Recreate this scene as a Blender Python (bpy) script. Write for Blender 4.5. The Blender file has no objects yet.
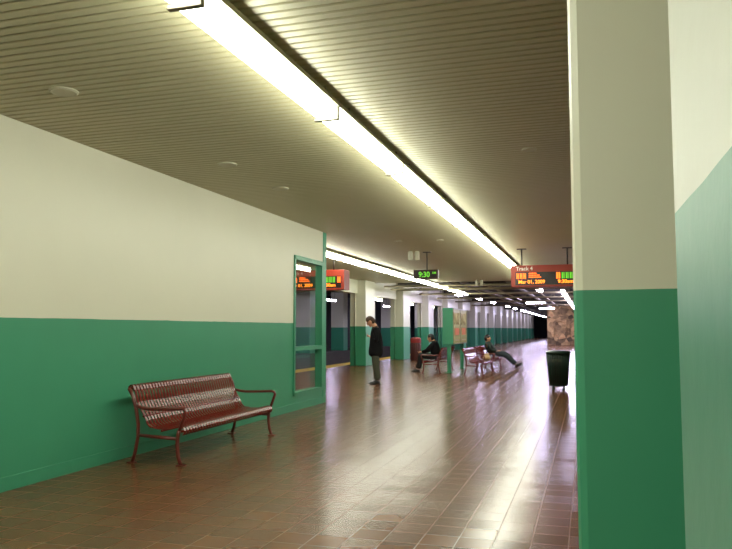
import bpy, bmesh, math, random
from mathutils import Vector, Matrix
R = random.Random(7)
sc = bpy.context.scene
col = sc.collection

# ------------------------------------------------------------------ camera, world, exposure
F_PX = 720.0; CAM_H = 1.45
d = Vector(((588-366)/F_PX, (274.5-329)/F_PX, -1)).normalized()          # world +Y in camera space
zc = Vector((0, -d.z, d.y)).normalized()                                  # world +Z in camera space
xc = d.cross(zc)
M3 = Matrix((xc, d, zc))
cam_d = bpy.data.cameras.new('camera'); cam_d.sensor_width = 36; cam_d.lens = F_PX/732*36
cam_d.clip_start = 0.01; cam_d.clip_end = 400
cam = bpy.data.objects.new('camera', cam_d); col.objects.link(cam)
cam.matrix_world = Matrix.Translation((0, 0, CAM_H)) @ M3.to_4x4()
sc.camera = cam
w = bpy.data.worlds.new('world'); sc.world = w; w.use_nodes = True
w.node_tree.nodes['Background'].inputs[0].default_value = (0.02, 0.02, 0.022, 1)
w.node_tree.nodes['Background'].inputs[1].default_value = 0.3
sc.view_settings.view_transform = 'Standard'; sc.view_settings.look = 'None'
sc.view_settings.gamma = 1; sc.view_settings.use_curve_mapping = False
sc.view_settings.exposure = 0.0
sc.cycles.max_bounces = 8; sc.cycles.diffuse_bounces = 5; sc.cycles.glossy_bounces = 4
sc.cycles.sample_clamp_indirect = 4

MAIN_L = 29.0; LAV_L = 78.0
CZ = 3.38                                                                 # slat ceiling height
PAINT = 1.555

# ------------------------------------------------------------------ materials
def srgb(r, g, b):
    f = lambda c: (c/255/12.92) if c/255 <= 0.04045 else ((c/255+0.055)/1.055)**2.4
    return (f(r), f(g), f(b), 1)
def mat(name, c=(1, 1, 1, 1), rough=0.5, metal=0.0, emit=None, es=0.0, coat=0.0, spec=None, noise=0.0, nscale=8, bump=0.0, bscale=40):
    m = bpy.data.materials.new(name); m.use_nodes = True
    nt = m.node_tree; b = nt.nodes['Principled BSDF']
    b.inputs['Base Color'].default_value = c
    b.inputs['Roughness'].default_value = rough; b.inputs['Metallic'].default_value = metal
    b.inputs['Coat Weight'].default_value = coat
    if spec is not None: b.inputs['Specular IOR Level'].default_value = spec
    if emit: b.inputs['Emission Color'].default_value = emit; b.inputs['Emission Strength'].default_value = es
    geo = nt.nodes.new('ShaderNodeNewGeometry')
    if noise:
        n = nt.nodes.new('ShaderNodeTexNoise'); n.inputs['Scale'].default_value = nscale; n.inputs['Detail'].default_value = 4
        nt.links.new(geo.outputs['Position'], n.inputs['Vector'])
        mx = nt.nodes.new('ShaderNodeMix'); mx.data_type = 'RGBA'
        mx.inputs[6].default_value = tuple(v*(1-noise) for v in c[:3])+(1,)
        mx.inputs[7].default_value = tuple(min(1, v*(1+noise)) for v in c[:3])+(1,)
        nt.links.new(n.outputs[0], mx.inputs[0]); nt.links.new(mx.outputs[2], b.inputs['Base Color'])
    if bump:
        n2 = nt.nodes.new('ShaderNodeTexNoise'); n2.inputs['Scale'].default_value = bscale
        nt.links.new(geo.outputs['Position'], n2.inputs['Vector'])
        bp = nt.nodes.new('ShaderNodeBump'); bp.inputs['Strength'].default_value = bump; bp.inputs['Distance'].default_value = 0.01
        nt.links.new(n2.outputs[0], bp.inputs['Height']); nt.links.new(bp.outputs[0], b.inputs['Normal'])
    return m

CREAM = srgb(216, 213, 192); GREEN = srgb(62, 142, 108)
def paint_mat(name, cream, green, rough=0.35, z=PAINT, coat=0.0, bump=0.04):
    m = bpy.data.materials.new(name); m.use_nodes = True
    nt = m.node_tree; b = nt.nodes['Principled BSDF']; L = nt.links.new
    geo = nt.nodes.new('ShaderNodeNewGeometry'); sep = nt.nodes.new('ShaderNodeSeparateXYZ'); L(geo.outputs['Position'], sep.inputs[0])
    n0 = nt.nodes.new('ShaderNodeTexNoise'); n0.inputs['Scale'].default_value = 3; L(geo.outputs['Position'], n0.inputs['Vector'])
    ma = nt.nodes.new('ShaderNodeMath'); ma.operation = 'MULTIPLY_ADD'; ma.inputs[1].default_value = 0.012; L(n0.outputs[0], ma.inputs[0]); L(sep.outputs[2], ma.inputs[2])
    gt = nt.nodes.new('ShaderNodeMath'); gt.operation = 'GREATER_THAN'; gt.inputs[1].default_value = z+0.006; L(ma.outputs[0], gt.inputs[0])
    n1 = nt.nodes.new('ShaderNodeTexNoise'); n1.inputs['Scale'].default_value = 1.1; n1.inputs['Detail'].default_value = 5; L(geo.outputs['Position'], n1.inputs['Vector'])
    def pair(c, k):
        x = nt.nodes.new('ShaderNodeMix'); x.data_type = 'RGBA'
        x.inputs[6].default_value = tuple(v*(1-k) for v in c[:3])+(1,); x.inputs[7].default_value = tuple(min(1, v*(1+k)) for v in c[:3])+(1,)
        L(n1.outputs[0], x.inputs[0]); return x.outputs[2]
    mx = nt.nodes.new('ShaderNodeMix'); mx.data_type = 'RGBA'
    L(gt.outputs[0], mx.inputs[0]); L(pair(green, .12), mx.inputs[6]); L(pair(cream, .05), mx.inputs[7])
    L(mx.outputs[2], b.inputs['Base Color'])
    b.inputs['Roughness'].default_value = rough; b.inputs['Coat Weight'].default_value = coat
    n2 = nt.nodes.new('ShaderNodeTexNoise'); n2.inputs['Scale'].default_value = 14; n2.inputs['Detail'].default_value = 4; L(geo.outputs['Position'], n2.inputs['Vector'])
    bp = nt.nodes.new('ShaderNodeBump'); bp.inputs['Strength'].default_value = bump; bp.inputs['Distance'].default_value = 0.02
    L(n2.outputs[0], bp.inputs['Height']); L(bp.outputs[0], b.inputs['Normal'])
    return m
M_wall = paint_mat('wall_paint', CREAM, GREEN, 0.42)
M_pil = paint_mat('pillar_paint', CREAM, GREEN, 0.36)
M_gloss = paint_mat('gloss_pillar_paint_dimmed', srgb(192, 192, 176), srgb(66, 130, 104), 0.42, coat=0.0, bump=0.06)  # greyer cream and green, darkened to offset too strong light on this pillar
M_green = mat('green_paint', GREEN, 0.4, noise=.1)
M_dgreen = mat('dark_green_enamel', srgb(18, 44, 34), 0.35)
M_ceil = mat('ceiling_slats', srgb(184, 178, 146), 0.42, noise=.06, nscale=1.5)
M_groove = mat('ceiling_groove', srgb(104, 100, 70), 0.8)
M_conc = mat('dark_concrete', srgb(70, 66, 60), 0.8, noise=.3, nscale=2)
M_soot = mat('sooty_concrete', srgb(48, 46, 46), 0.85, noise=.35, nscale=1.5)
M_bench = mat('oxblood_enamel', srgb(108, 32, 22), 0.24, coat=.0, spec=.2)
M_bench2 = mat('oxblood_frame', srgb(98, 34, 26), 0.32, coat=.3)
M_house = mat('lamp_housing', srgb(176, 172, 140), 0.5)
M_brk = mat('lamp_bracket', srgb(120, 112, 96), 0.5)
M_tube = mat('fluorescent_white', (1, 1, 1, 1), 0.4, emit=(0.95, 0.99, 0.84, 1), es=MAIN_L)
M_lav = mat('lavender_fluorescent', (1, 1, 1, 1), 0.4, emit=(0.74, 0.68, 1.0, 1), es=LAV_L)
M_metal = mat('galvanised_pipe', srgb(150, 140, 112), 0.4, metal=.7)
M_duct = mat('pale_duct', srgb(120, 114, 104), .5, metal=.2)
M_dmetal = mat('dark_metal', srgb(58, 52, 48), 0.5, metal=.3)
M_yel = mat('platform_edge_yellow', srgb(226, 182, 60), 0.55, noise=.15, nscale=5)
M_signred = mat('sign_red', srgb(150, 48, 30), 0.4)
M_black = mat('display_black', srgb(34, 20, 18), 0.3)
M_org = mat('led_orange', (0, 0, 0, 1), .5, emit=(1.0, 0.13, 0.010, 1), es=4)
M_yorg = mat('led_amber', (0, 0, 0, 1), .5, emit=(1.0, 0.24, 0.015, 1), es=4)
M_grn = mat('led_green', (0, 0, 0, 1), .5, emit=(0.25, 1.0, 0.05, 1), es=.8)
M_white = mat('sign_white', srgb(225, 215, 205), 0.5)
M_disc = mat('speaker_cream', srgb(186, 182, 160), 0.5)
M_rail = mat('rail_steel', srgb(120, 110, 100), 0.3, metal=.9)
M_skin = mat('skin', srgb(196, 142, 112), 0.5); M_hair = mat('brown_hair', srgb(60, 38, 22), 0.75, bump=.5, bscale=120)
M_dhair = mat('black_hair', srgb(22, 18, 18), 0.5, bump=.5, bscale=120)
M_coat = mat('black_coat', srgb(15, 15, 18), 0.9, spec=.2, bump=.2, bscale=30); M_olive = mat('olive_trousers', srgb(64, 66, 52), 0.85, bump=.2, bscale=30)
M_jean = mat('grey_blue_jeans', srgb(52, 62, 72), 0.85); M_jack = mat('dark_green_jacket', srgb(30, 42, 38), 0.8)
M_char = mat('charcoal_trousers', srgb(26, 25, 26), 0.85); M_shoe = mat('black_shoe', srgb(22, 20, 20), 0.4)
M_eye = mat('eye', srgb(30, 24, 20), 0.3); M_lip = mat('lip', srgb(150, 86, 76), 0.5)
M_poster = mat('poster_paper', srgb(206, 196, 150), 0.25, coat=.5, noise=.1, nscale=3)
M_porg = mat('poster_orange', srgb(214, 96, 24), 0.3); M_pbrn = mat('poster_brown', srgb(140, 104, 70), 0.3)
M_glass = bpy.data.materials.new('glass'); M_glass.use_nodes = True
_b = M_glass.node_tree.nodes['Principled BSDF']; _b.inputs['Transmission Weight'].default_value = 1; _b.inputs['Roughness'].default_value = 0.01
_b.inputs['Base Color'].default_value = (0.86, 0.93, 0.88, 1); _b.inputs['IOR'].default_value = 1.5

def floor_mat():
    m = bpy.data.materials.new('quarry_tile'); m.use_nodes = True
    nt = m.node_tree; b = nt.nodes['Principled BSDF']; L = nt.links.new; N = nt.nodes.new
    T = 0.244
    geo = N('ShaderNodeNewGeometry')
    off = N('ShaderNodeVectorMath'); off.operation = 'ADD'; off.inputs[1].default_value = (20*T+0.89-3*T, 80*T, T*.5); L(geo.outputs['Position'], off.inputs[0])
    dv = N('ShaderNodeVectorMath'); dv.operation = 'SCALE'; dv.inputs['Scale'].default_value = 1/T; L(off.outputs[0], dv.inputs[0])
    fl = N('ShaderNodeVectorMath'); fl.operation = 'FLOOR'; L(dv.outputs[0], fl.inputs[0])
    wn = N('ShaderNodeTexWhiteNoise'); L(fl.outputs[0], wn.inputs['Vector'])
    # grout mask
    fr = N('ShaderNodeVectorMath'); fr.operation = 'FRACTION'; L(dv.outputs[0], fr.inputs[0])
    sp = N('ShaderNodeSeparateXYZ'); L(fr.outputs[0], sp.inputs[0])
    def edge(o):
        a = N('ShaderNodeMath'); a.operation = 'SUBTRACT'; a.inputs[1].default_value = .5; L(o, a.inputs[0])
        c = N('ShaderNodeMath'); c.operation = 'ABSOLUTE'; L(a.outputs[0], c.inputs[0]); return c.outputs[0]
    mxm = N('ShaderNodeMath'); mxm.operation = 'MAXIMUM'; L(edge(sp.outputs[0]), mxm.inputs[0]); L(edge(sp.outputs[1]), mxm.inputs[1])
    mr = N('ShaderNodeMapRange'); mr.inputs[1].default_value = 0.478; mr.inputs[2].default_value = 0.49; L(mxm.outputs[0], mr.inputs[0])
    cr = N('ShaderNodeValToRGB'); L(wn.outputs[0], cr.inputs[0])
    cr.color_ramp.elements[0].color = srgb(100, 64, 40); cr.color_ramp.elements[1].color = srgb(116, 76, 48)
    e = cr.color_ramp.elements.new(.5); e.color = srgb(108, 69, 43)
    ns = N('ShaderNodeTexNoise'); ns.inputs['Scale'].default_value = .6; ns.inputs['Detail'].default_value = 5; L(geo.outputs['Position'], ns.inputs['Vector'])
    dk = N('ShaderNodeMix'); dk.data_type = 'RGBA'; dk.blend_type = 'MULTIPLY'; dk.inputs[0].default_value = .5
    cr2 = N('ShaderNodeValToRGB'); cr2.color_ramp.elements[0].position = .3; cr2.color_ramp.elements[1].position = .7
    cr2.color_ramp.elements[0].color = (.6, .6, .58, 1); cr2.color_ramp.elements[1].color = (1, 1, 1, 1); L(ns.outputs[0], cr2.inputs[0])
    L(cr.outputs[0], dk.inputs[6]); L(cr2.outputs[0], dk.inputs[7])
    mc = N('ShaderNodeMix'); mc.data_type = 'RGBA'; L(mr.outputs[0], mc.inputs[0]); L(dk.outputs[2], mc.inputs[6]); mc.inputs[7].default_value = srgb(112, 82, 56)
    L(mc.outputs[2], b.inputs['Base Color'])
    # roughness: sealed tile, rough grout
    rr = N('ShaderNodeMapRange'); rr.inputs[3].default_value = .19; rr.inputs[4].default_value = .26; L(ns.outputs[0], rr.inputs[0])
    rm = N('ShaderNodeMix'); L(mr.outputs[0], rm.inputs[0]); L(rr.outputs[0], rm.inputs[2]); rm.inputs[3].default_value = .3
    L(rm.outputs[0], b.inputs['Roughness']); b.inputs['Specular IOR Level'].default_value = 0.24
    # tile tilt + soft waviness + grout groove
    sb = N('ShaderNodeVectorMath'); sb.operation = 'SUBTRACT'; sb.inputs[1].default_value = (.5, .5, .5); L(wn.outputs['Color'], sb.inputs[0])
    ml = N('ShaderNodeVectorMath'); ml.operation = 'MULTIPLY'; ml.inputs[1].default_value = (.003, .030, 0); L(sb.outputs[0], ml.inputs[0])
    ad = N('ShaderNodeVectorMath'); ad.operation = 'ADD'; L(geo.outputs['Normal'], ad.inputs[0]); L(ml.outputs[0], ad.inputs[1])
    nm = N('ShaderNodeVectorMath'); nm.operation = 'NORMALIZE'; L(ad.outputs[0], nm.inputs[0])
    n3 = N('ShaderNodeTexNoise'); n3.inputs['Scale'].default_value = 5; n3.inputs['Detail'].default_value = 2; L(geo.outputs['Position'], n3.inputs['Vector'])
    iv = N('ShaderNodeMath'); iv.operation = 'MULTIPLY_ADD'; iv.inputs[1].default_value = -.35; L(mr.outputs[0], iv.inputs[0]); iv.inputs[2].default_value = 0
    bp = N('ShaderNodeBump'); bp.inputs['Strength'].default_value = .1; bp.inputs['Distance'].default_value = .003
    L(iv.outputs[0], bp.inputs['Height']); L(nm.outputs[0], bp.inputs['Normal']); L(bp.outputs[0], b.inputs['Normal'])
    return m
M_floor = floor_mat()

def stone_mat():
    m = bpy.data.materials.new('rough_stone'); m.use_nodes = True
    nt = m.node_tree; b = nt.nodes['Principled BSDF']; L = nt.links.new; N = nt.nodes.new
    geo = N('ShaderNodeNewGeometry')
    v = N('ShaderNodeTexVoronoi'); v.inputs['Scale'].default_value = 2.6; L(geo.outputs['Position'], v.inputs['Vector'])
    cr = N('ShaderNodeValToRGB'); cr.color_ramp.elements[0].color = srgb(96, 80, 58); cr.color_ramp.elements[1].color = srgb(214, 176, 124)
    sx = N('ShaderNodeSeparateColor'); L(v.outputs['Color'], sx.inputs[0]); L(sx.outputs[0], cr.inputs[0])
    n = N('ShaderNodeTexNoise'); n.inputs['Scale'].default_value = 3; n.inputs['Detail'].default_value = 6; L(geo.outputs['Position'], n.inputs['Vector'])
    mx = N('ShaderNodeMix'); mx.data_type = 'RGBA'; mx.blend_type = 'OVERLAY'; mx.inputs[0].default_value = .8; L(cr.outputs[0], mx.inputs[6]); L(n.outputs[0], mx.inputs[7])
    L(mx.outputs[2], b.inputs['Base Color']); b.inputs['Roughness'].default_value = .8
    bp = N('ShaderNodeBump'); bp.inputs['Strength'].default_value = .8; bp.inputs['Distance'].default_value = .1; L(v.outputs[0], bp.inputs['Height']); L(bp.outputs[0], b.inputs['Normal'])
    return m
M_stone = stone_mat()

# ------------------------------------------------------------------ mesh helpers
class MB:
    def __init__(s): s.bm = bmesh.new()
    def box(s, a, b, mi=0, bev=0):
        t = bmesh.new()
        bmesh.ops.create_cube(t, size=1)
        for v in t.verts:
            v.co = Vector([(a[i]+b[i])/2 + v.co[i]*abs(b[i]-a[i]) for i in range(3)])
        if bev: bmesh.ops.bevel(t, geom=t.edges[:], offset=bev, segments=2, affect='EDGES', profile=.5)
        return s.merge(t, mi)
    def merge(s, t, mi=0, smooth=None, mtx=None):
        for f in t.faces:
            if mi is not None: f.material_index = mi
            if smooth is not None: f.smooth = smooth
        if mtx: bmesh.ops.transform(t, matrix=mtx, verts=t.verts)
        me = bpy.data.meshes.new('tmp'); t.to_mesh(me); t.free(); s.bm.from_mesh(me); bpy.data.meshes.remove(me); return s
    def mesh(s, me, mi=0):
        t = bmesh.new(); t.from_mesh(me); return s.merge(t, mi, True)
    def tube(s, pts, r, seg=10, mi=0, cap=True, smooth=True):
        pts = [Vector(p) for p in pts]; n = len(pts)
        rs = r if isinstance(r, (list, tuple)) else [r]*n
        t = bmesh.new(); rings = []; up = None
        for i, p in enumerate(pts):
            tan = (pts[min(i+1, n-1)]-pts[max(i-1, 0)]).normalized()
            if up is None:
                up = Vector((0, 0, 1)) if abs(tan.z) < .9 else Vector((1, 0, 0))
            sd = tan.cross(up).normalized(); up = sd.cross(tan).normalized()
            rings.append([t.verts.new(p+(sd*math.cos(a)+up*math.sin(a))*rs[i]) for a in [k*2*math.pi/seg for k in range(seg)]])
        for i in range(n-1):
            for k in range(seg):
                t.faces.new((rings[i][k], rings[i][(k+1) % seg], rings[i+1][(k+1) % seg], rings[i+1][k]))
        if cap: t.faces.new(rings[0][::-1]); t.faces.new(rings[-1])
        bmesh.ops.recalc_face_normals(t, faces=t.faces)
        return s.merge(t, mi, smooth)
    def lathe(s, c, prof, seg=24, mi=0, smooth=False):
        t = bmesh.new(); rings = []
        for r, z in prof: rings.append([t.verts.new((c[0]+r*math.cos(k*2*math.pi/seg), c[1]+r*math.sin(k*2*math.pi/seg), c[2]+z)) for k in range(seg)])
        for i in range(len(prof)-1):
            for k in range(seg): t.faces.new((rings[i][k], rings[i][(k+1) % seg], rings[i+1][(k+1) % seg], rings[i+1][k]))
        t.faces.new(rings[0][::-1]); t.faces.new(rings[-1])
        bmesh.ops.recalc_face_normals(t, faces=t.faces)
        return s.merge(t, mi, smooth)
    def ribbon(s, prof, y0, y1, th, mi=0):
        """strap following the profile [(x,z)...] between y0 and y1, th thick"""
        t = bmesh.new(); n = len(prof); rows = []
        for i, (x, z) in enumerate(prof):
            a = Vector(prof[max(i-1, 0)]); b = Vector(prof[min(i+1, n-1)]); tn = (b-a).normalized(); nn = Vector((-tn.y, tn.x))*th/2
            rows.append([t.verts.new((x+nn.x, y0, z+nn.y)), t.verts.new((x+nn.x, y1, z+nn.y)), t.verts.new((x-nn.x, y1, z-nn.y)), t.verts.new((x-nn.x, y0, z-nn.y))])
        for i in range(n-1):
            for k in range(4): t.faces.new((rows[i][k], rows[i][(k+1) % 4], rows[i+1][(k+1) % 4], rows[i+1][k]))
        t.faces.new(rows[0][::-1]); t.faces.new(rows[-1])
        bmesh.ops.recalc_face_normals(t, faces=t.faces)
        return s.merge(t, mi, False)
    def build(s, name, mats, parent=None, loc=None):
        me = bpy.data.meshes.new(name); s.bm.to_mesh(me); s.bm.free()
        for m in (mats if isinstance(mats, (list, tuple)) else [mats]): me.materials.append(m)
        o = bpy.data.objects.new(name, me); col.objects.link(o)
        if parent: o.parent = parent
        if loc: o.location = loc
        return o
def tag(o, label=None, cat=None, group=None, kind=None):
    for k, v in (('label', label), ('category', cat), ('group', group), ('kind', kind)):
        if v: o[k] = v
    return o
def thing(name, label, cat, loc=(0, 0, 0), rz=0, group=None):
    o = bpy.data.objects.new(name, None); col.objects.link(o); o.location = loc; o.rotation_euler.z = rz
    return tag(o, label, cat, group)
def struct(o): o['kind'] = 'structure'; return o
def copy_tree(o, parent=None):
    c = o.copy(); col.objects.link(c); c.parent = parent
    for ch in [x for x in o.children]: copy_tree(ch, c)
    return c
def dup(o, loc, rz=None, label=None):
    c = copy_tree(o); c.location = loc
    if rz is not None: c.rotation_euler.z = rz
    if label: c['label'] = label
    return c

# ------------------------------------------------------------------ the shell
XR = 3.5; XW = -5.02; YB = -7.0; YC = 29.2
m = MB(); m.box((-9.3, YB, -.3), (XR, 125, 0)); struct(m.build('floor', M_floor))
# slatted ceiling: linear pans running across the platform, with recessed grooves
m = MB(); P = 0.0965; y = YB; t = bmesh.new(); prev = None
x0, x1 = -9.05, XR
prof = []
while y < YC:
    prof += [(y, CZ+.018, 1), (y+.018, CZ+.018, 1), (y+.020, CZ+.003, 0), (y+.026, CZ, 0), (y+P-.006, CZ, 0), (y+P, CZ+.003, 0)]
    y += P
rows = [(t.verts.new((x0, a, b)), t.verts.new((x1, a, b))) for a, b, g in prof]
for i in range(len(rows)-1):
    f = t.faces.new((rows[i][0], rows[i+1][0], rows[i+1][1], rows[i][1]))
    f.material_index = 1 if prof[i][2] and prof[i+1][2] else 0
e0 = t.verts.new((x0, YC, CZ+.3)); e1 = t.verts.new((x1, YC, CZ+.3)); t.faces.new((rows[-1][0], e0, e1, rows[-1][1]))
s0 = t.verts.new((x0, YB, CZ+.3)); s1 = t.verts.new((x1, YB, CZ+.3)); t.faces.new((s0, e0, e1, s1))
m.merge(t, None); struct(m.build('ceiling', [M_ceil, M_groove]))
# exposed structural slab beyond the slats
m = MB(); m.box((-18.5, YC+.02, 3.95), (XR, 125, 4.2)); m.box((-18.5, YB, 3.95), (-9.06, YC+.02, 4.2)); struct(m.build('ceiling_slab', M_soot))
# wall_left with the window opening
WY0, WY1, WZ0, WZ1 = 11.93, 13.36, 0.29, 2.75
m = MB()
m.box((XW-.13, YB, 0), (XW, WY0, CZ)); m.box((XW-.13, WY0, 0), (XW, WY1, WZ0)); m.box((XW-.13, WY0, WZ1), (XW, WY1, CZ)); m.box((XW-.13, WY1, 0), (XW, 13.4, CZ))
struct(m.build('wall_left', M_wall))
m = MB(); m.box((XW-.15, 13.4, 0), (XW+.012, 13.58, CZ), bev=.008); struct(m.build('trim_1', M_green))
m = MB(); m.box((XW, YB, 0), (XW+.012, 13.4, .13), bev=.004); struct(m.build('baseboard_left', M_green))
win = bpy.data.objects.new('window_1', None); col.objects.link(win); win.location = (XW-.07, (WY0+WY1)/2, WZ0); struct(win)
def loc(o): o.location = o.location - o.parent.location if o.parent.parent is None else o.location; return o
m = MB(); fx0, fx1 = XW-.128, XW+.022
m.box((fx0, WY0-.01, WZ0-.03), (fx1, WY0+.05, WZ1+.03)); m.box((fx0, WY1-.05, WZ0-.03), (fx1, WY1+.03, WZ1+.03))
m.box((fx0, WY0, WZ0-.03), (fx1, WY1, WZ0+.03)); m.box((fx0, WY0, WZ1-.05), (fx1, WY1, WZ1+.03))
m.box((fx0, WY0, 1.06), (fx1, WY1, 1.13))
loc(m.build('window_frame', M_green, win))
for za, zb in ((WZ0+.03, 1.06), (1.13, WZ1-.05)):
    m = MB(); m.box((XW-.11, WY0+.05, za), (XW-.10, WY1-.05, zb)); loc(m.build('pane', M_glass, win))
m = MB(); m.box((-18.6, YB-.2, -1.2), (XR+.2, YB, 4.2)); struct(m.build('wall_back', M_wall))
m = MB(); m.box((XR, YB, 0), (XR+.2, 125, 4.2)); struct(m.build('wall_right', M_wall))
# far stone wall and the dark end of the platform
m = MB(); m.box((-3.55, 68, 0), (XR, 68.6, 3.94))
for xa in (-2.9, -1.6, -.3): # blind arches with projecting surrounds
    pts = [(xa, 67.96, 0), (xa, 67.96, 1.7)]+[(xa+.5-.5*math.cos(a), 67.96, 1.7+.5*math.sin(a)) for a in [k*math.pi/8 for k in range(1, 8)]]+[(xa+1, 67.96, 1.7), (xa+1, 67.96, 0)]
    m.tube(pts, .1, 6)
m.box((-3.5, 67.8, .0), (XR, 68, .75)); m.box((-3.5, 67.85, 2.45), (XR, 68, 2.6))
struct(m.build('wall_end', M_stone))
m = MB(); m.box((-9.3, 125, 0), (XR+.2, 125.3, 4.2)); struct(m.build('wall_far', M_soot))
# platform edge, track pit, opposite platform
m = MB(); m.box((-10.02, YB, -1.2), (-9.3, 125, -.004)); struct(m.build('platform_edge_strip', M_yel))
m = MB(); m.box((-18.6, YB, -1.4), (-10.02, 125.3, -1.2)); struct(m.build('track_bed', M_soot))
m = MB(); m.box((-18.6, YB, -1.2), (-15.6, 125, 0)); struct(m.build('opposite_platform', M_conc))
m = MB(); m.box((-18.8, YB, 0), (-18.4, 125, 4.2)); struct(m.build('wall_opposite', M_soot))
m = MB(); m.box((-9.03, YB, 2.86), (-8.72, 125, CZ+.57)); struct(m.build('edge_beam', M_wall))
# crossbeams under the exposed slab
for k in range(9):
    yb = 33.3+k*5.7*2
    if yb > 120: break
    m = MB(); m.box((-8.6, yb-.2, 3.55), (XR, yb+.2, 3.94)); struct(m.build('ceiling_beam', M_conc))

# ------------------------------------------------------------------ pillars
def pillar_mb(wx, wy, h, bev=.025):
    m = MB(); m.box((-wx/2, -wy/2, 0), (wx/2, wy/2, h), bev=bev); return m
p1 = pillar_mb(.70, .9, CZ-.002).build('pillar', M_pil, loc=(-.036+.35, 2.03+.45, 0))
tag(p1, 'large cream over green pillar filling the right of the view', 'pillar')
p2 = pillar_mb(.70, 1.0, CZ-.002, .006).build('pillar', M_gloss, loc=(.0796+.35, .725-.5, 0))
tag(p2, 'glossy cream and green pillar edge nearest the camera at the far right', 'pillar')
lab = ['cream and green platform pillar just behind the standing man', 'cream and green pillar second along the platform edge, left of the red bin',
       'cream and green pillar behind the red bin', 'dim pillar behind the left side of the green kiosk']
PG = 'pillars along the platform edge'
rootp = None
for k in range(17):
    yy = (27.2 if k == 0 else 33.3+(k-1)*5.7)
    h = CZ-.002 if yy < YC-1.4 else 3.948
    if k < 2:
        rootp = pillar_mb(.66, 1.3, h).build('pillar', M_pil, loc=(-8.70, yy+.65, 0))
        # shallow conduit box up the left of the face
        c = MB(); c.tube([(-.10, -.68, .02), (-.10, -.68, h-.02)], .03, 8); c.build('conduit', M_pil, rootp)
        if k == 1: proto_p = rootp
        o = rootp
    else:
        o = dup(proto_p, (-8.70, yy+.65, 0))
    tag(o, lab[k] if k < 4 else 'dim pillar in the long lavender-lit row beyond the kiosk', 'pillar', PG)
far_p = None
for k in range(12):
    loc3 = (-16.3, 22+k*6.2, 0)
    if far_p is None: far_p = pillar_mb(.9, .9, 3.948).build('opposite_pillar', M_pil, loc=loc3); o = far_p
    else: o = dup(far_p, loc3)
    tag(o, 'cream and dark green pillar across the tracks', 'pillar', 'pillars across the tracks')

# ------------------------------------------------------------------ fluorescent strips
def strip_light(L, tube_m, drop=.06, name='fluorescent_light'):
    r = thing(name, 'x', 'light')
    m = MB(); m.box((.094, 0, .088), (.125, L-.002, .125), bev=.004); m.box((-.06, 0, .104), (.094, L-.002, .122)); m.build('housing', M_house, r)
    t = bmesh.new(); pr = [(-.09, .085), (-.092, .03), (-.07, .0), (.07, .0), (.088, .02), (.09, .085), (.07, .10), (-.07, .10)]
    a = [t.verts.new((x, .05, z)) for x, z in pr]; b = [t.verts.new((x, L-.01, z)) for x, z in pr]
    n = len(pr)
    for i in range(n): t.faces.new((a[i], a[(i+1) % n], b[(i+1) % n], b[i]))
    t.faces.new(a[::-1]); t.faces.new(b); bmesh.ops.recalc_face_normals(t, faces=t.faces)
    m = MB(); m.merge(t); m.build('diffuser', tube_m, r)
    m = MB(); m.box((-.10, .002, -.026), (.10, .045, .0), bev=.004); m.box((.092, .002, -.026), (.115, .045, .09), bev=.004); m.build('bracket', M_brk, r)
    for y in (.3, L-.3):
        m = MB(); m.tube([(.11, y, .12), (.11, y, .10+drop-.002)], .012, 6); m.build('hanger', M_brk, r)
    return r
OR = ['nearest', 'second', 'third', 'fourth', 'fifth', 'sixth', 'seventh', 'eighth', 'ninth', 'tenth', 'eleventh', 'twelfth']
ZS = 3.22; PT = 2.23
G1 = 'lights of the long ceiling strip over the middle'; G2 = 'lights of the ceiling strip behind the left wall end'
s0 = strip_light(PT, M_tube)
ys = [3.33+PT*k for k in range(-4, 11)]
vis = 0
for i, yy in enumerate(ys):
    o = s0 if i == 0 else dup(s0, (0, 0, 0))
    o.location = (-2.07, yy, ZS)
    if yy < 3: lb = 'fluorescent light of the middle strip overhead, behind the view'
    else:
        lb = OR[vis]+' white fluorescent light, counting away, in the middle ceiling strip'; vis += 1
    tag(o, lb, 'light', G1)
for i in range(13):
    yy = 17.5+(i-4)*PT
    o = dup(s0, (-6.05, yy, ZS)); o['group'] = G2
    o['label'] = ('white fluorescent light of the left strip, hidden behind the wall' if i < 3 else OR[i-3]+' white fluorescent light, counting away, in the left ceiling strip')
for i, xx in enumerate((-2.25, .35)):  # unseen crosswise units, added to brighten the front of the big pillar
    o = dup(s0, (xx, -4.4, ZS), math.pi/2, 'added fluorescent fill light set crosswise out of view'); o['group'] = 'added fill lights out of view'
# lavender lamps in the unfinished part
l0 = strip_light(1.3, M_lav, .65)
GL = 'lavender lamps over the far pillars'
first = True
yl = [35.8, 42.2, 48.9, 58.3, 64.3]+[71.5+3.4*k for k in range(13)]
for i, yy in enumerate(yl):
    o = l0 if i == 0 else dup(l0, (0, 0, 0)); o.location = (-6.15 if i else -6.5, yy if i else 37, 3.2)
    tag(o, (OR[i]+' bluish lamp, counting away, hanging before the far pillars') if i < 5 else 'small bluish lamp in the far unbroken row by the dark end', 'light', GL)
for i in range(17):
    o = dup(l0, (-1.12, 35.3+i*1.75, 3.2)); o.scale.y = 1.3; o['group'] = 'bluish strip right of the far corridor'
    o['label'] = 'bluish light in the steep strip beside the big pillar'
o = dup(l0, (-2.1, 32.2, 3.2)); o.scale.y = 2.2; o['group'] = ''; del o['group']; o['label'] = 'slanting bluish white light just under the right sign'
o = dup(l0, (-2.75, 50.9, 3.2), math.pi/2, 'short bluish light hung crosswise, the nearer and upper of two'); o['group'] = 'crosswise bluish lights'; 
o = dup(l0, (-2.75, 65.2, 3.2), math.pi/2, 'short bluish light hung crosswise before the stone wall, lower of two'); o['group'] = 'crosswise bluish lights'
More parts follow.
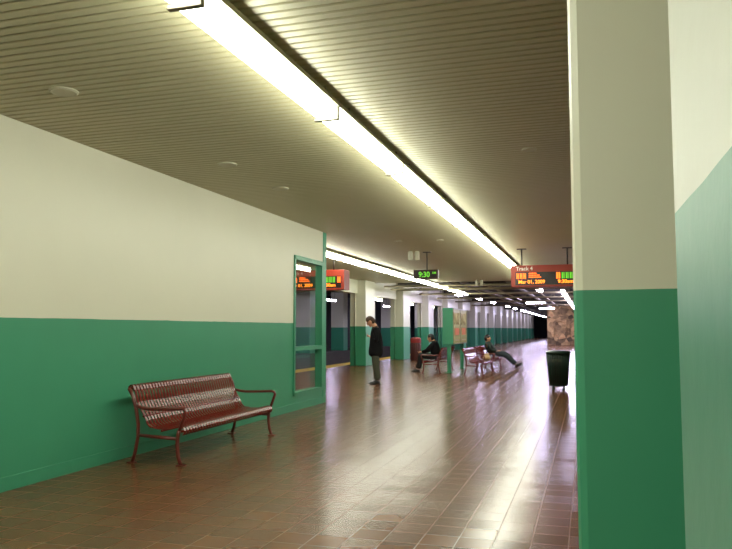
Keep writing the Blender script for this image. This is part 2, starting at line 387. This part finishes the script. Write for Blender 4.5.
for i, yy in enumerate((31, 42, 55, 70, 86)):
    o = dup(l0, (-15.4, yy, 3.2), None, 'dim bluish lamp across the tracks'); o['group'] = 'lamps across the tracks'
# lights under the edge beam on the track side
for i, yy in enumerate((29.0, 35.0, 40.4)):
    o = dup(s0, (-8.875, yy, 2.70)); o['group'] = 'lights under the platform edge beam'; o['label'] = ['fluorescent light above the tracks right of the first edge pillar', 'fluorescent light above the tracks right of the second edge pillar', 'fluorescent light above the tracks behind the third edge pillar'][i]
    o.scale.x = .5

# ------------------------------------------------------------------ bench
def bench():
    r = thing('bench', 'x', 'bench')
    W = 2.27
    back = [(-.855, .765), (-.882, .785), (-.888, .815), (-.86, .838), (-.83, .825), (-.81, .78), (-.785, .70), (-.77, .65), (-.725, .57), (-.68, .50), (-.655, .455)]
    seat = [(-.655, .455), (-.64, .415), (-.60, .385), (-.50, .37), (-.38, .375), (-.29, .395), (-.235, .405), (-.20, .395), (-.18, .365), (-.185, .335), (-.205, .315)]
    def straps(pr):
        m = MB(); n = 38; p = W/n
        for k in range(n): m.ribbon(pr, k*p+.010, k*p+p-.012, .006)
        return m
    m = straps(back); m.tube([(-.86, 0, .80), (-.86, W, .80)], .016, 8); m.tube([(-.685, 0, .50), (-.685, W, .50)], .010, 8); m.build('backrest', M_bench, r)
    m = straps(seat); m.tube([(-.205, 0, .36), (-.205, W, .36)], .014, 8); m.tube([(-.45, 0, .355), (-.45, W, .355)], .012, 8); m.build('seat', M_bench, r)
    for yy in (-.015, W+.015):
        m = MB(); m.tube([(-.80, yy, .0), (-.765, yy, .12), (-.735, yy, .28), (-.735, yy, .42), (-.765, yy, .58), (-.81, yy, .72), (-.86, yy, .80)], .020, 10)
        m.box((-.85, yy-.035, 0), (-.76, yy+.035, .014), bev=.004); m.build('leg', M_bench2, r)
        m = MB(); m.tube([(-.20, yy, .0), (-.235, yy, .10), (-.25, yy, .22), (-.24, yy, .33), (-.225, yy, .37)], .021, 10)
        m.box((-.245, yy-.035, 0), (-.15, yy+.035, .014), bev=.004); m.build('leg', M_bench2, r)
        m = MB(); m.tube([(-.785, yy, .62), (-.70, yy, .595), (-.60, yy, .585), (-.35, yy, .592), (-.20, yy, .60), (-.165, yy, .59), (-.155, yy, .56), (-.18, yy, .48), (-.225, yy, .37)], .018, 10)
        m.build('armrest', M_bench2, r)
        m = MB(); m.tube([(-.735, yy, .30), (-.25, yy, .28)], .018, 8); m.build('stretcher', M_bench2, r)
    return r
b0 = bench(); b0.location = (-3.965, 6.87, 0)
tag(b0, 'dark red slatted metal bench standing alone against the green wall', 'bench')
b1 = dup(b0, (-2.95, 22.75, 0), 0, 'dark red metal bench right of the kiosk, empty and nearest the camera'); b1['group'] = 'benches around the kiosk'
b2 = dup(b0, (-2.95, 25.3, 0), 0, 'dark red metal bench the man with stretched legs sits on'); b2['group'] = 'benches around the kiosk'
b3 = dup(b0, (-5.45, 25.7, 0), math.pi, 'dark red metal bench left of the kiosk under the hunched man'); b3['group'] = 'benches around the kiosk'

# ------------------------------------------------------------------ signs
def text_mb(txt, size, mt, name, parent, at, bold=0.0, sx=1.0):
    cu = bpy.data.curves.new('t', 'FONT'); cu.body = txt; cu.size = size; cu.extrude = .0015; cu.offset = bold
    ob = bpy.data.objects.new('t', cu); col.objects.link(ob)
    bpy.context.view_layer.update()
    me = bpy.data.meshes.new_from_object(ob.evaluated_get(bpy.context.evaluated_depsgraph_get()))
    bpy.data.objects.remove(ob)
    me.name = name; me.materials.clear(); me.materials.append(mt)
    me.transform(Matrix.Translation(at) @ Matrix.Rotation(math.pi/2, 4, 'X') @ Matrix.Diagonal((sx, 1, 1, 1)))
    o = bpy.data.objects.new(name, me); col.objects.link(o); o.parent = parent; return o
def track_sign(loc3, label):
    W, H, D = 1.66, .52, .44
    r = thing('track_sign', label, 'sign', loc3, 0, 'track signs')
    m = MB(); m.box((0, 0, 0), (W, D, H), bev=.01); m.build('cabinet', M_signred, r)
    m = MB(); m.box((.10, -.008, .05), (.98, 0, .355)); m.box((.98, -.007, .05), (W-.08, 0, .355)); m.build('display', M_black, r)
    text_mb('Track 4', .125, M_white, 'lettering', r, (.12, -.003, .40), .002)
    F = -.012
    m = MB()
    for k in range(3): # tall destination glyphs
        x = .13+k*.08
        m.box((x, F, .20), (x+.024, F+.003, .33)); m.box((x+.034, F, .195), (x+.058, F+.003, .325)); m.box((x+.012, F, .25), (x+.05, F+.003, .275))
    m.build('orange_message', M_org, r); m = MB()
    for j, n in enumerate((5, 7, 8)): # small three-line message
        for k in range(n): m.box((.42+k*.036, F, .31-j*.045), (.42+k*.036+.026, F+.003, .335-j*.045))
    m.build('orange_message', M_org, r); m = MB()
    for x in (1.05, 1.48): 
        m.box((x, F, .19), (x+.035, F+.003, .335)); m.box((x+.048, F, .19), (x+.083, F+.003, .335))
    m.build('orange_message', M_org, r)
    m = MB()
    for x in (1.17, 1.26, 1.35):
        m.box((x, F, .19), (x+.03, F+.003, .335)); m.box((x+.04, F, .19), (x+.065, F+.003, .335))
    m.build('green_message', M_grn, r)
    text_mb('Mar 01, 2009', .115, M_yorg, 'date', r, (.17, F, .085), .001, 1.0)
    text_mb('9:30am', .115, M_yorg, 'time', r, (1.08, F, .085), .001, 1.05)
    for x in (.24, W-.36):
        m = MB(); m.tube([(x, D/2, H), (x, D/2, CZ-loc3[2]-.01)], .018, 8); m.box((x-.11, D/2-.05, CZ-loc3[2]-.02), (x+.11, D/2+.05, CZ-loc3[2]-.003)); m.build('hanger', M_dmetal, r)
    return r
track_sign((-1.73, 17.4, 2.44), 'red track sign with orange lettering beside the big right pillar')
track_sign((-7.63, 17.5, 2.46), 'red track sign with orange lettering seen past the end of the left wall')
# clock
r = thing('clock', 'small black digital clock with green digits hanging from the ceiling', 'clock', (-4.15, 17.55, 2.70))
m = MB(); m.box((0, 0, 0), (.62, .16, .225), bev=.008); m.build('case', mat('clock_case', srgb(58, 30, 28), .5), r)
m = MB(); m.box((.04, -.004, .03), (.58, 0, .195)); m.build('display', M_black, r)
text_mb('9:30', .185, M_grn, 'digits', r, (.13, -.008, .045), .004, .9)
text_mb('AM', .07, M_grn, 'meridiem', r, (.475, -.008, .12), .002)
m = MB(); m.tube([(.33, .08, .225), (.33, .08, CZ-2.70-.003)], .014, 8); m.box((.23, .03, CZ-2.70-.02), (.43, .13, CZ-2.70-.003)); m.build('hanger', M_dmetal, r)

# ------------------------------------------------------------------ ceiling fittings
def disc():
    m = MB(); m.lathe((0, 0, 0), [(.115, 0), (.115, -.008), (.10, -.018), (.085, -.014), (.03, -.012)], 28); return m
dl = ['round ceiling speaker nearest the left edge of the view', 'round ceiling speaker above the bench, middle of the left three', 'small round ceiling speaker, farthest of the left three',
      'round ceiling fitting near the top of the big right pillar', 'far round ceiling fitting left of the middle strip', 'far round ceiling fitting above the left strip']
d0 = None
for i, (x, y) in enumerate(((-4.03, 4.75), (-4.0, 7.48), (-4.0, 9.0), (-.56, 7.8), (-3.95, 15.25), (-3.03, 15.34))):
    if d0 is None: d0 = disc().build('ceiling_speaker', M_disc, loc=(x, y, CZ)); o = d0
    else: o = dup(d0, (x, y, CZ))
    tag(o, dl[i], 'speaker', 'round ceiling speakers')
    if i > 2: o.scale = (.7, .7, 1)
c0 = None
cl = ['small cream cylinder under the ceiling, left one of the pair by the clock', 'small cream cylinder under the ceiling, right one of the pair by the clock',
      'far pale cylinder below the pipes, left of its pair', 'far pale cylinder below the pipes, right of its pair']
for i, (x, y, z) in enumerate(((-4.19, 17.4, CZ), (-4.02, 17.4, CZ), (-4.15, 28.4, CZ), (-3.97, 28.4, CZ))):
    if c0 is None:
        m = MB(); m.lathe((0, 0, -.22), [(.048, .01), (.058, 0), (.058, .20), (.03, .22)], 16); c0 = m.build('ceiling_spotlight', M_disc, loc=(x, y, z)); o = c0
    else: o = dup(c0, (x, y, z))
    tag(o, cl[i], 'light', 'small ceiling cylinders')

# pipes below the exposed slab
GP = 'pipes under the bare far ceiling'
for y, z, rr in ((29.7, 3.26, .05), (30.7, 3.20, .035), (31.9, 3.22, .04), (36.4, 3.24, .05), (41, 3.22, .05), (47, 3.24, .05), (54, 3.22, .06)):
    m = MB(); m.tube([(-8.3, y, z), (XR-.01, y, z)], rr, 10); pp = m.build('ceiling_pipe', M_metal)
    for x in (-7.2, -3.7, .3, 3):
        m = MB(); m.tube([(x, y, z), (x, y, 3.949)], .012, 6); m.build('hanger', M_dmetal, pp)
    tag(pp, 'metal pipe running across under the bare far ceiling', 'pipe', GP)
for x, z, rr, y1 in ((-5.0, 3.43, .07, 62), (-4.4, 3.46, .04, 66), (-3.1, 3.42, .09, 66), (-2.5, 3.46, .04, 66), (-.6, 3.43, .08, 66), (-5.5, 3.46, .035, 90)):
    m = MB(); m.tube([(x, 29.6, z), (x, y1, z)], rr, 10); pp = m.build('ceiling_pipe', M_metal if rr < .06 else M_duct)
    for y in (32.5, 40, 49, 58):
        m = MB(); m.tube([(x, y, z), (x, y, 3.949)], .012, 6); m.build('hanger', M_dmetal, pp)
    tag(pp, 'pipe running away from view under the bare far ceiling', 'pipe', GP+' running away')
ky = [30.2, 31.3, 32.2, 34.6, 35.3, 35.9, 37.2, 38.1, 39.0, 39.6, 41.7, 42.6, 43.5, 45.9, 46.5, 48.2, 50.0, 51.2, 52.6, 55.0]
for k, y in enumerate(ky): # bent conduits strung across, above the long pipes
    x = -7.6+(k*2.37) % 6.5; ln = 1.0+(k*.61) % 1.3; h = 3.62+(k % 4)*.05
    m = MB(); m.tube([(x, y, 3.948), (x+.05, y, h+.08), (x+.2, y, h), (x+ln*.6, y, h-.03), (x+ln-.06, y, h+.08), (x+ln, y, 3.948)], .022+.006*(k % 3), 6)
    tag(m.build('conduit', M_metal), 'short bent conduit looped across the bare far ceiling', 'conduit', 'conduits looped under the bare ceiling')

# ------------------------------------------------------------------ kiosk
K = thing('map_kiosk', 'green steel map kiosk with two posters on legs between the benches', 'kiosk', (-4.62, 23.7, 0))
m = MB(); m.box((0, 0, .93), (.34, 2.8, 2.15), bev=.01); m.build('panel_box', M_green, K)
for yy in (.12, 2.66):
    m = MB(); m.box((.13, yy-.05, 0), (.25, yy+.05, .93)); m.box((.07, yy-.09, 0), (.31, yy+.09, .02)); m.build('leg', M_green, K)
for yy in (.05, 1.42):
    m = MB(); m.box((.34, yy, .97), (.352, yy+1.33, 2.11)); po = m.build('poster', M_poster, K)
    m = MB(); m.box((.352, yy+.32, 1.24), (.357, yy+1.08, 1.48)); m.build('orange_block', M_porg, po)
    m = MB()
    for q in range(4):
        m.tube([(.354, yy+.2+q*.27+.06*math.sin(j*1.7+q), 1.6+j*.1) for j in range(5)], .012, 6)
    m.box((.352, yy+.25, 1.05), (.355, yy+1.1, 1.1)); m.build('map_lines', M_pbrn, po)
    m = MB()
    for a, b in (((.34, yy-.01, .95), (.365, yy+.03, 2.13)), ((.34, yy+1.30, .95), (.365, yy+1.34, 2.13)), ((.34, yy, 2.10), (.365, yy+1.33, 2.14)), ((.34, yy, .94), (.365, yy+1.33, .98))): m.box(a, b)
    m.build('frame', M_metal, K)
# bag on the bench
m = MB(); m.lathe((0, 0, 0), [(.08, 0), (.13, .03), (.14, .09), (.10, .15), (.07, .19), (.09, .22)], 14, smooth=True)
bg = m.build('paper_bag', mat('tan_paper', srgb(196, 164, 120), .8, bump=.6, bscale=18), loc=(-3.30, 24.6, .405)); bg.scale = (1, 1.4, 1)
tag(bg, 'crumpled tan paper bag left on the bench right of the kiosk', 'bag')

# ------------------------------------------------------------------ bins
r = thing('trash_can', 'dark green slatted trash can on feet standing near the big pillar', 'trash can', (-.70, 17.95, 0))
m = MB(); H0, H1 = .10, .86
for k in range(26):
    a = k*2*math.pi/26
    m.tube([(.205*math.cos(a), .205*math.sin(a), H0), (.235*math.cos(a), .235*math.sin(a), .55), (.262*math.cos(a), .262*math.sin(a), H1)], .019, 6)
m.lathe((0, 0, H0), [(.215, 0), (.222, 0), (.222, .04), (.215, .04)], 28)
m.build('slatted_body', M_dgreen, r)
m = MB(); m.lathe((0, 0, .09), [(.17, 0), (.19, .01), (.235, .74), (.225, .75)], 24); m.build('liner', M_black, r)
m = MB(); m.lathe((0, 0, .85), [(.265, 0), (.295, .015), (.30, .045), (.285, .06), (.21, .085), (.13, .085)], 32); m.build('lid', M_dgreen, r)
text_mb('LITTER', .075, mat('faded_gold', srgb(92, 96, 66), .6), 'lettering', r, (-.14, -.262, .68))
for k in range(4):
    a = math.pi/4+k*math.pi/2
    m = MB(); m.lathe((.17*math.cos(a), .17*math.sin(a), 0), [(.03, 0), (.035, .01), (.025, .05), (.02, .11)], 10); m.build('foot', M_dgreen, r)
r = thing('trash_can', 'reddish brown trash bin with bright red top beside the far pillar', 'trash can', (-7.62, 32.6, 0))
m = MB(); m.lathe((0, 0, 0), [(.2, 0), (.22, .02), (.235, .8), (.225, .82)], 20)
for k in range(18):
    a = k*2*math.pi/18; m.tube([(.225*math.cos(a), .225*math.sin(a), .03), (.24*math.cos(a), .24*math.sin(a), .8)], .014, 6)
m.build('body', mat('brown_bin', srgb(80, 34, 28), .5), r)
m = MB(); m.lathe((0, 0, .82), [(.235, 0), (.25, .02), (.25, .17), (.22, .22), (.10, .25)], 20); m.build('lid', mat('red_lid', srgb(128, 30, 26), .5), r)

# rails
for i, x in enumerate((-11.6, -13.04, -14.2)):
    m = MB(); m.box((x-.07, YB, -1.2), (x+.07, 124, -1.18)); m.box((x-.012, YB, -1.18), (x+.012, 124, -1.06)); m.box((x-.035, YB, -1.06), (x+.035, 124, -1.03))
    tag(m.build('rail', M_rail), ['steel rail nearest the yellow platform edge', 'second steel rail from the yellow platform edge', 'steel rail farthest from the yellow platform edge'][i], 'rail', 'rails in the track pit')

# ------------------------------------------------------------------ people
def skin_me(chains, sub=2):
    """chains: list of ([(x,y,z,r)...], parent_index_or_None) sharing one vertex list; returns a mesh"""
    verts, edges, rad = [], [], []
    for pts, root in chains:
        prev = root
        for p in pts:
            verts.append(p[:3]); rad.append((p[3], p[4] if len(p) > 4 else p[3])); i = len(verts)-1
            if prev is not None: edges.append((prev, i))
            prev = i
    me = bpy.data.meshes.new('sk'); me.from_pydata(verts, edges, [])
    ob = bpy.data.objects.new('sk', me); col.objects.link(ob)
    ob.modifiers.new('s', 'SKIN')
    for v, rr in zip(me.skin_vertices[0].data, rad): v.radius = rr; v.use_root = False
    me.skin_vertices[0].data[0].use_root = True
    sm = ob.modifiers.new('u', 'SUBSURF'); sm.levels = sub; sm.render_levels = sub
    bpy.context.view_layer.update()
    out = bpy.data.meshes.new_from_object(ob.evaluated_get(bpy.context.evaluated_depsgraph_get()))
    bpy.data.objects.remove(ob); bpy.data.meshes.remove(me)
    return out
def head_add(m, c, fwd, tilt, s=1.0):
    """head with face; c centre, looks along fwd (angle in local xz: +x is forward), tilt = nod down in radians"""
    t = bmesh.new(); bmesh.ops.create_uvsphere(t, u_segments=24, v_segments=16, radius=1)
    for v in t.verts:
        x, y, z = v.co
        k = 1.0 if z > -.1 else 1-.34*(-z-.1)            # jaw taper
        v.co = Vector((x*.098*(1.0 if z > 0 else .96)+(.012 if z < -.2 and x > 0 else 0), y*.076*k, z*.122))
        if x > .6 and .05 < z < .3: v.co.x -= .006          # brow hollow
    mt = Matrix.Translation(c) @ Matrix.Rotation(tilt, 4, 'Y') @ Matrix.Diagonal((s, s, s, 1))
    m.merge(t, 0, True, mt)
    def blob(p, sc3, mi):
        q = bmesh.new(); bmesh.ops.create_uvsphere(q, u_segments=10, v_segments=8, radius=1)
        for v in q.verts: v.co = Vector((p[0]+v.co.x*sc3[0], p[1]+v.co.y*sc3[1], p[2]+v.co.z*sc3[2]))
        m.merge(q, mi, True, mt)
    blob((.104, 0, -.015), (.018, .012, .026), 0)                 # nose
    blob((.098, 0, .004), (.012, .009, .03), 0)
    for sgn in (-1, 1):
        blob((.086, sgn*.030, .012), (.011, .013, .008), 1)       # eyes
        blob((.0, sgn*.078, -.005), (.02, .012, .032), 0)         # ears
        blob((.088, sgn*.030, .03), (.008, .018, .004), 2 if False else 1)  # brows
    blob((.094, 0, -.062), (.010, .024, .006), 2)                 # mouth
    blob((.085, 0, -.095), (.022, .026, .02), 0)                  # chin
    return mt
def hair_add(mt, parent, hm):
    t = bmesh.new(); bmesh.ops.create_uvsphere(t, u_segments=24, v_segments=16, radius=1)
    kill = []
    for v in t.verts:
        x, y, z = v.co; v.co = Vector((x*.108-.006, y*.086, z*.130+.004))
    for f in list(t.faces):
        cc = f.calc_center_median()
        if cc.z < -.085+(.115 if cc.x > .0 else 0)+(.05 if cc.x > .06 else 0): kill.append(f)
    bmesh.ops.delete(t, geom=kill, context='FACES')
    r_ = bmesh.ops.solidify(t, geom=t.faces[:], thickness=.012)
    m = MB(); m.merge(t, 0, True, mt); return m.build('hair', hm, parent)
def hand_chains(wx, palm, fd, side, curl=.5, s=1.0):
    """returns islands for palm and five fingers; wx wrist pos, palm palm centre, fd finger direction, side = lateral vector"""
    wx, palm, fd, side = map(Vector, (wx, palm, fd, side)); fd.normalize(); side.normalize(); dn = fd.cross(side).normalized()
    out = [[tuple(wx)+(.026,), tuple(wx.lerp(palm, .55))+(.034, .022), tuple(palm+fd*.035)+(.036, .018)]]
    for k, ln in enumerate((.072, .082, .076, .060)):
        b = palm+fd*.03+side*(.030-.020*k)
        a1 = b+fd*ln*.45; a2 = a1+(fd*(1-curl)+dn*curl).normalized()*ln*.32; a3 = a2+(fd*(1-2*curl)+dn*curl*1.4).normalized()*ln*.26
        out.append([tuple(b)+(.0095,), tuple(a1)+(.009,), tuple(a2)+(.008,), tuple(a3)+(.0065,)])
    b = palm-fd*.02+side*.028
    out.append([tuple(b)+(.013,), tuple(b+(fd*.5+side).normalized()*.035)+(.0105,), tuple(b+(fd*.5+side).normalized()*.035+(fd+dn*.5).normalized()*.03)+(.0085,)])
    return out
def person(name_label, origin, rz, J, mats, scale=1.0, coat_hem=None, hairm=M_hair):
    """J: joints in a local frame, +x forward, +y left, z up"""
    r = thing('person', name_label, 'person', origin, rz)
    g = lambda k: Vector(J[k])
    m = MB()
    # continuous body skeleton
    pel, ab, ch, nk, hd = g('pelvis'), g('belly'), g('chest'), g('neck'), g('head')
    V = [tuple(pel)+(.10, .08), tuple(ab)+(.115, .09), tuple(ch)+(.14, .105), tuple(nk)+(.075,), tuple(nk.lerp(hd, .6))+(.07,)]
    chains = [(V, None)]; base = 5
    for sd in ('l', 'r'):
        sh, el, wr = g('sh_'+sd), g('el_'+sd), g('wr_'+sd)
        chains.append(([tuple(sh)+(.058,), tuple(sh.lerp(el, .5))+(.046,), tuple(el)+(.038,), tuple(el.lerp(wr, .5))+(.036,), tuple(wr)+(.026,)], 2)); base += 5
    for sd in ('l', 'r'):
        hp, kn, an = g('hip_'+sd), g('kn_'+sd), g('an_'+sd)
        chains.append(([tuple(hp)+(.065,), tuple(hp.lerp(kn, .5))+(.068,), tuple(kn)+(.055,), tuple(kn.lerp(an, .4))+(.052,), tuple(an)+(.036,)], 0))
    m.mesh(skin_me(chains))
    for sd, sg in (('l', 1), ('r', -1)):
        wr, hn = g('wr_'+sd), g('hand_'+sd)
        fd = (hn-wr)
        for isl in hand_chains(wr, hn, fd, (0.15, -sg*.9, .35), .5): m.mesh(skin_me([(isl, None)], 1))
    mt = head_add(m, hd, None, J['nod'], 1.1)
    m.build('body', [M_skin, M_eye, M_lip], r)
    hair_add(mt, r, hairm)
    # coat: torso + sleeves (+ skirt)
    cm, tm = mats
    m = MB()
    B = J.get('bulk', 1.2)
    V = [tuple(pel)+(.175*B, .155*B), tuple(ab)+(.175*B, .15*B), tuple(ch)+(.175*B, .15*B), tuple(ch.lerp(nk, .75))+(.12,), tuple(nk)+(.105,)]
    if coat_hem: V = [tuple(coat_hem)+(.20*B, .175*B)]+V
    k0 = len(V)-3; chains = [(V, None)]
    for sd in ('l', 'r'):
        sh, el, wr = g('sh_'+sd), g('el_'+sd), g('wr_'+sd)
        chains.append(([tuple(sh)+(.095,), tuple(sh.lerp(el, .5))+(.082,), tuple(el)+(.074,), tuple(el.lerp(wr, .5))+(.064,), tuple(el.lerp(wr, .93))+(.052,)], k0))
    m.mesh(skin_me(chains)); 
    m.build('coat', cm, r)
    m = MB(); chains = [([tuple(pel)+(.11, .10)], None)]
    for sd in ('l', 'r'):
        hp, kn, an = g('hip_'+sd), g('kn_'+sd), g('an_'+sd)
        chains.append(([tuple(hp)+(.095,), tuple(hp.lerp(kn, .5))+(.118,), tuple(kn)+(.10,), tuple(kn.lerp(an, .5))+(.092,), tuple(kn.lerp(an, .97))+(.085,)], 0))
    m.mesh(skin_me(chains)); m.build('trousers', tm, r)
    for sd in ('l', 'r'):
        an = g('an_'+sd); fd = Vector(J['toe_'+sd]).normalized(); up = Vector(J.get('footup_'+sd, (0, 0, 1))).normalized()
        m = MB()
        bsl = an-up*.055
        m.mesh(skin_me([([tuple(bsl-fd*.055+up*.012)+(.042, .042), tuple(bsl+fd*.02+up*.012)+(.044, .044), tuple(bsl+fd*.12+up*.0)+(.044, .032), tuple(bsl+fd*.19-up*.004)+(.034, .024)], None), ([tuple(an+up*.02)+(.045,)], 1)]))
        sd_ = fd.cross(up)
        t = bmesh.new(); pts = []
        for u, wd in ((-.09, .025), (-.06, .038), (.03, .036), (.12, .045), (.19, .038), (.225, .018)): pts.append((u, wd))
        ring = [(u, wd) for u, wd in pts]+[(u, -wd) for u, wd in pts[::-1]]
        lo = [t.verts.new(bsl+fd*u+sd_*wd-up*.032) for u, wd in ring]; hi = [t.verts.new(bsl+fd*u+sd_*wd-up*.014) for u, wd in ring]
        t.faces.new(lo); t.faces.new(hi[::-1]); n = len(ring)
        for i in range(n): t.faces.new((lo[i], lo[(i+1) % n], hi[(i+1) % n], hi[i]))
        bmesh.ops.recalc_face_normals(t, faces=t.faces); m.merge(t, 0, False)
        m.build('shoe', M_shoe, r)
    return r
# standing man, in profile facing left, head bowed over his hands
JS = dict(bulk=1.3, pelvis=(.01, 0, .93), belly=(-.01, 0, 1.10), chest=(-.03, 0, 1.33), neck=(.04, 0, 1.53), head=(.15, 0, 1.655), nod=.72,
          sh_l=(0, .17, 1.42), sh_r=(0, -.17, 1.42), el_l=(-.02, .22, 1.13), el_r=(-.02, -.22, 1.13), wr_l=(.13, .10, 1.23), wr_r=(.13, -.10, 1.23),
          hand_l=(.18, .05, 1.255), hand_r=(.18, -.05, 1.255), hip_l=(.03, .09, .88), hip_r=(.035, -.09, .88), kn_l=(.01, .09, .49), kn_r=(.0, -.09, .49),
          an_l=(-.06, .10, .088), an_r=(-.02, -.09, .088), toe_l=(1, .15, 0), toe_r=(1, -.1, 0))
pm = person('person in a long black coat standing with head bowed toward the hands', (-5.36, 18.35, 0), math.atan2(-.294, -.956), JS, (M_coat, M_olive), coat_hem=(.02, 0, .67))
m = MB(); m.box((.27, -.035, 1.255), (.28, .035, 1.37), bev=.004); ph = m.build('phone', M_black, None)
ph.location = pm.location; ph.rotation_euler = pm.rotation_euler
tag(ph, 'small dark phone held in the hands of the standing person', 'phone')
# hunched man on the left bench, facing the tracks
JL = dict(bulk=1.25, pelvis=(-.08, 0, .53), belly=(-.09, 0, .68), chest=(-.06, 0, .88), neck=(.0, 0, 1.06), head=(.07, 0, 1.15), nod=.35,
          sh_l=(-.05, .18, .96), sh_r=(-.05, -.18, .96), el_l=(.18, .22, .72), el_r=(.18, -.22, .72), wr_l=(.38, .07, .68), wr_r=(.38, -.07, .68),
          hand_l=(.44, .04, .67), hand_r=(.44, -.04, .67), hip_l=(-.04, .09, .52), hip_r=(-.04, -.09, .52), kn_l=(.40, .13, .57), kn_r=(.40, -.13, .56),
          an_l=(.47, .12, .088), an_r=(.58, -.12, .088), toe_l=(1, .1, 0), toe_r=(1, -.1, 0))
person('person in black hunched forward on the bench left of the kiosk', (-5.00, 23.95, 0), math.pi, JL, (M_coat, M_char), hairm=M_dhair)
# reclining man on the right bench, legs stretched
JR = dict(pelvis=(0, 0, .57), belly=(-.12, 0, .64), chest=(-.22, 0, .80), neck=(-.28, 0, .98), head=(-.25, 0, 1.10), nod=.1,
          sh_l=(-.22, .17, .90), sh_r=(-.22, -.17, .90), el_l=(-.10, .26, .66), el_r=(-.10, -.26, .66), wr_l=(.10, .12, .62), wr_r=(.10, -.12, .62),
          hand_l=(.16, .07, .63), hand_r=(.16, -.07, .63), hip_l=(.03, .09, .55), hip_r=(.03, -.09, .55), kn_l=(.42, .10, .52), kn_r=(.42, -.12, .50),
          an_l=(.80, .06, .13), an_r=(.78, -.10, .125), toe_l=(.62, 0, .5), toe_r=(.75, 0, .35), footup_l=(-.5, 0, .62), footup_r=(-.35, 0, .75))
person('person in a dark jacket reclining on the bench, legs stretched toward the corridor', (-3.36, 27.25, 0), 0, JR, (M_jack, M_jean), hairm=M_dhair)
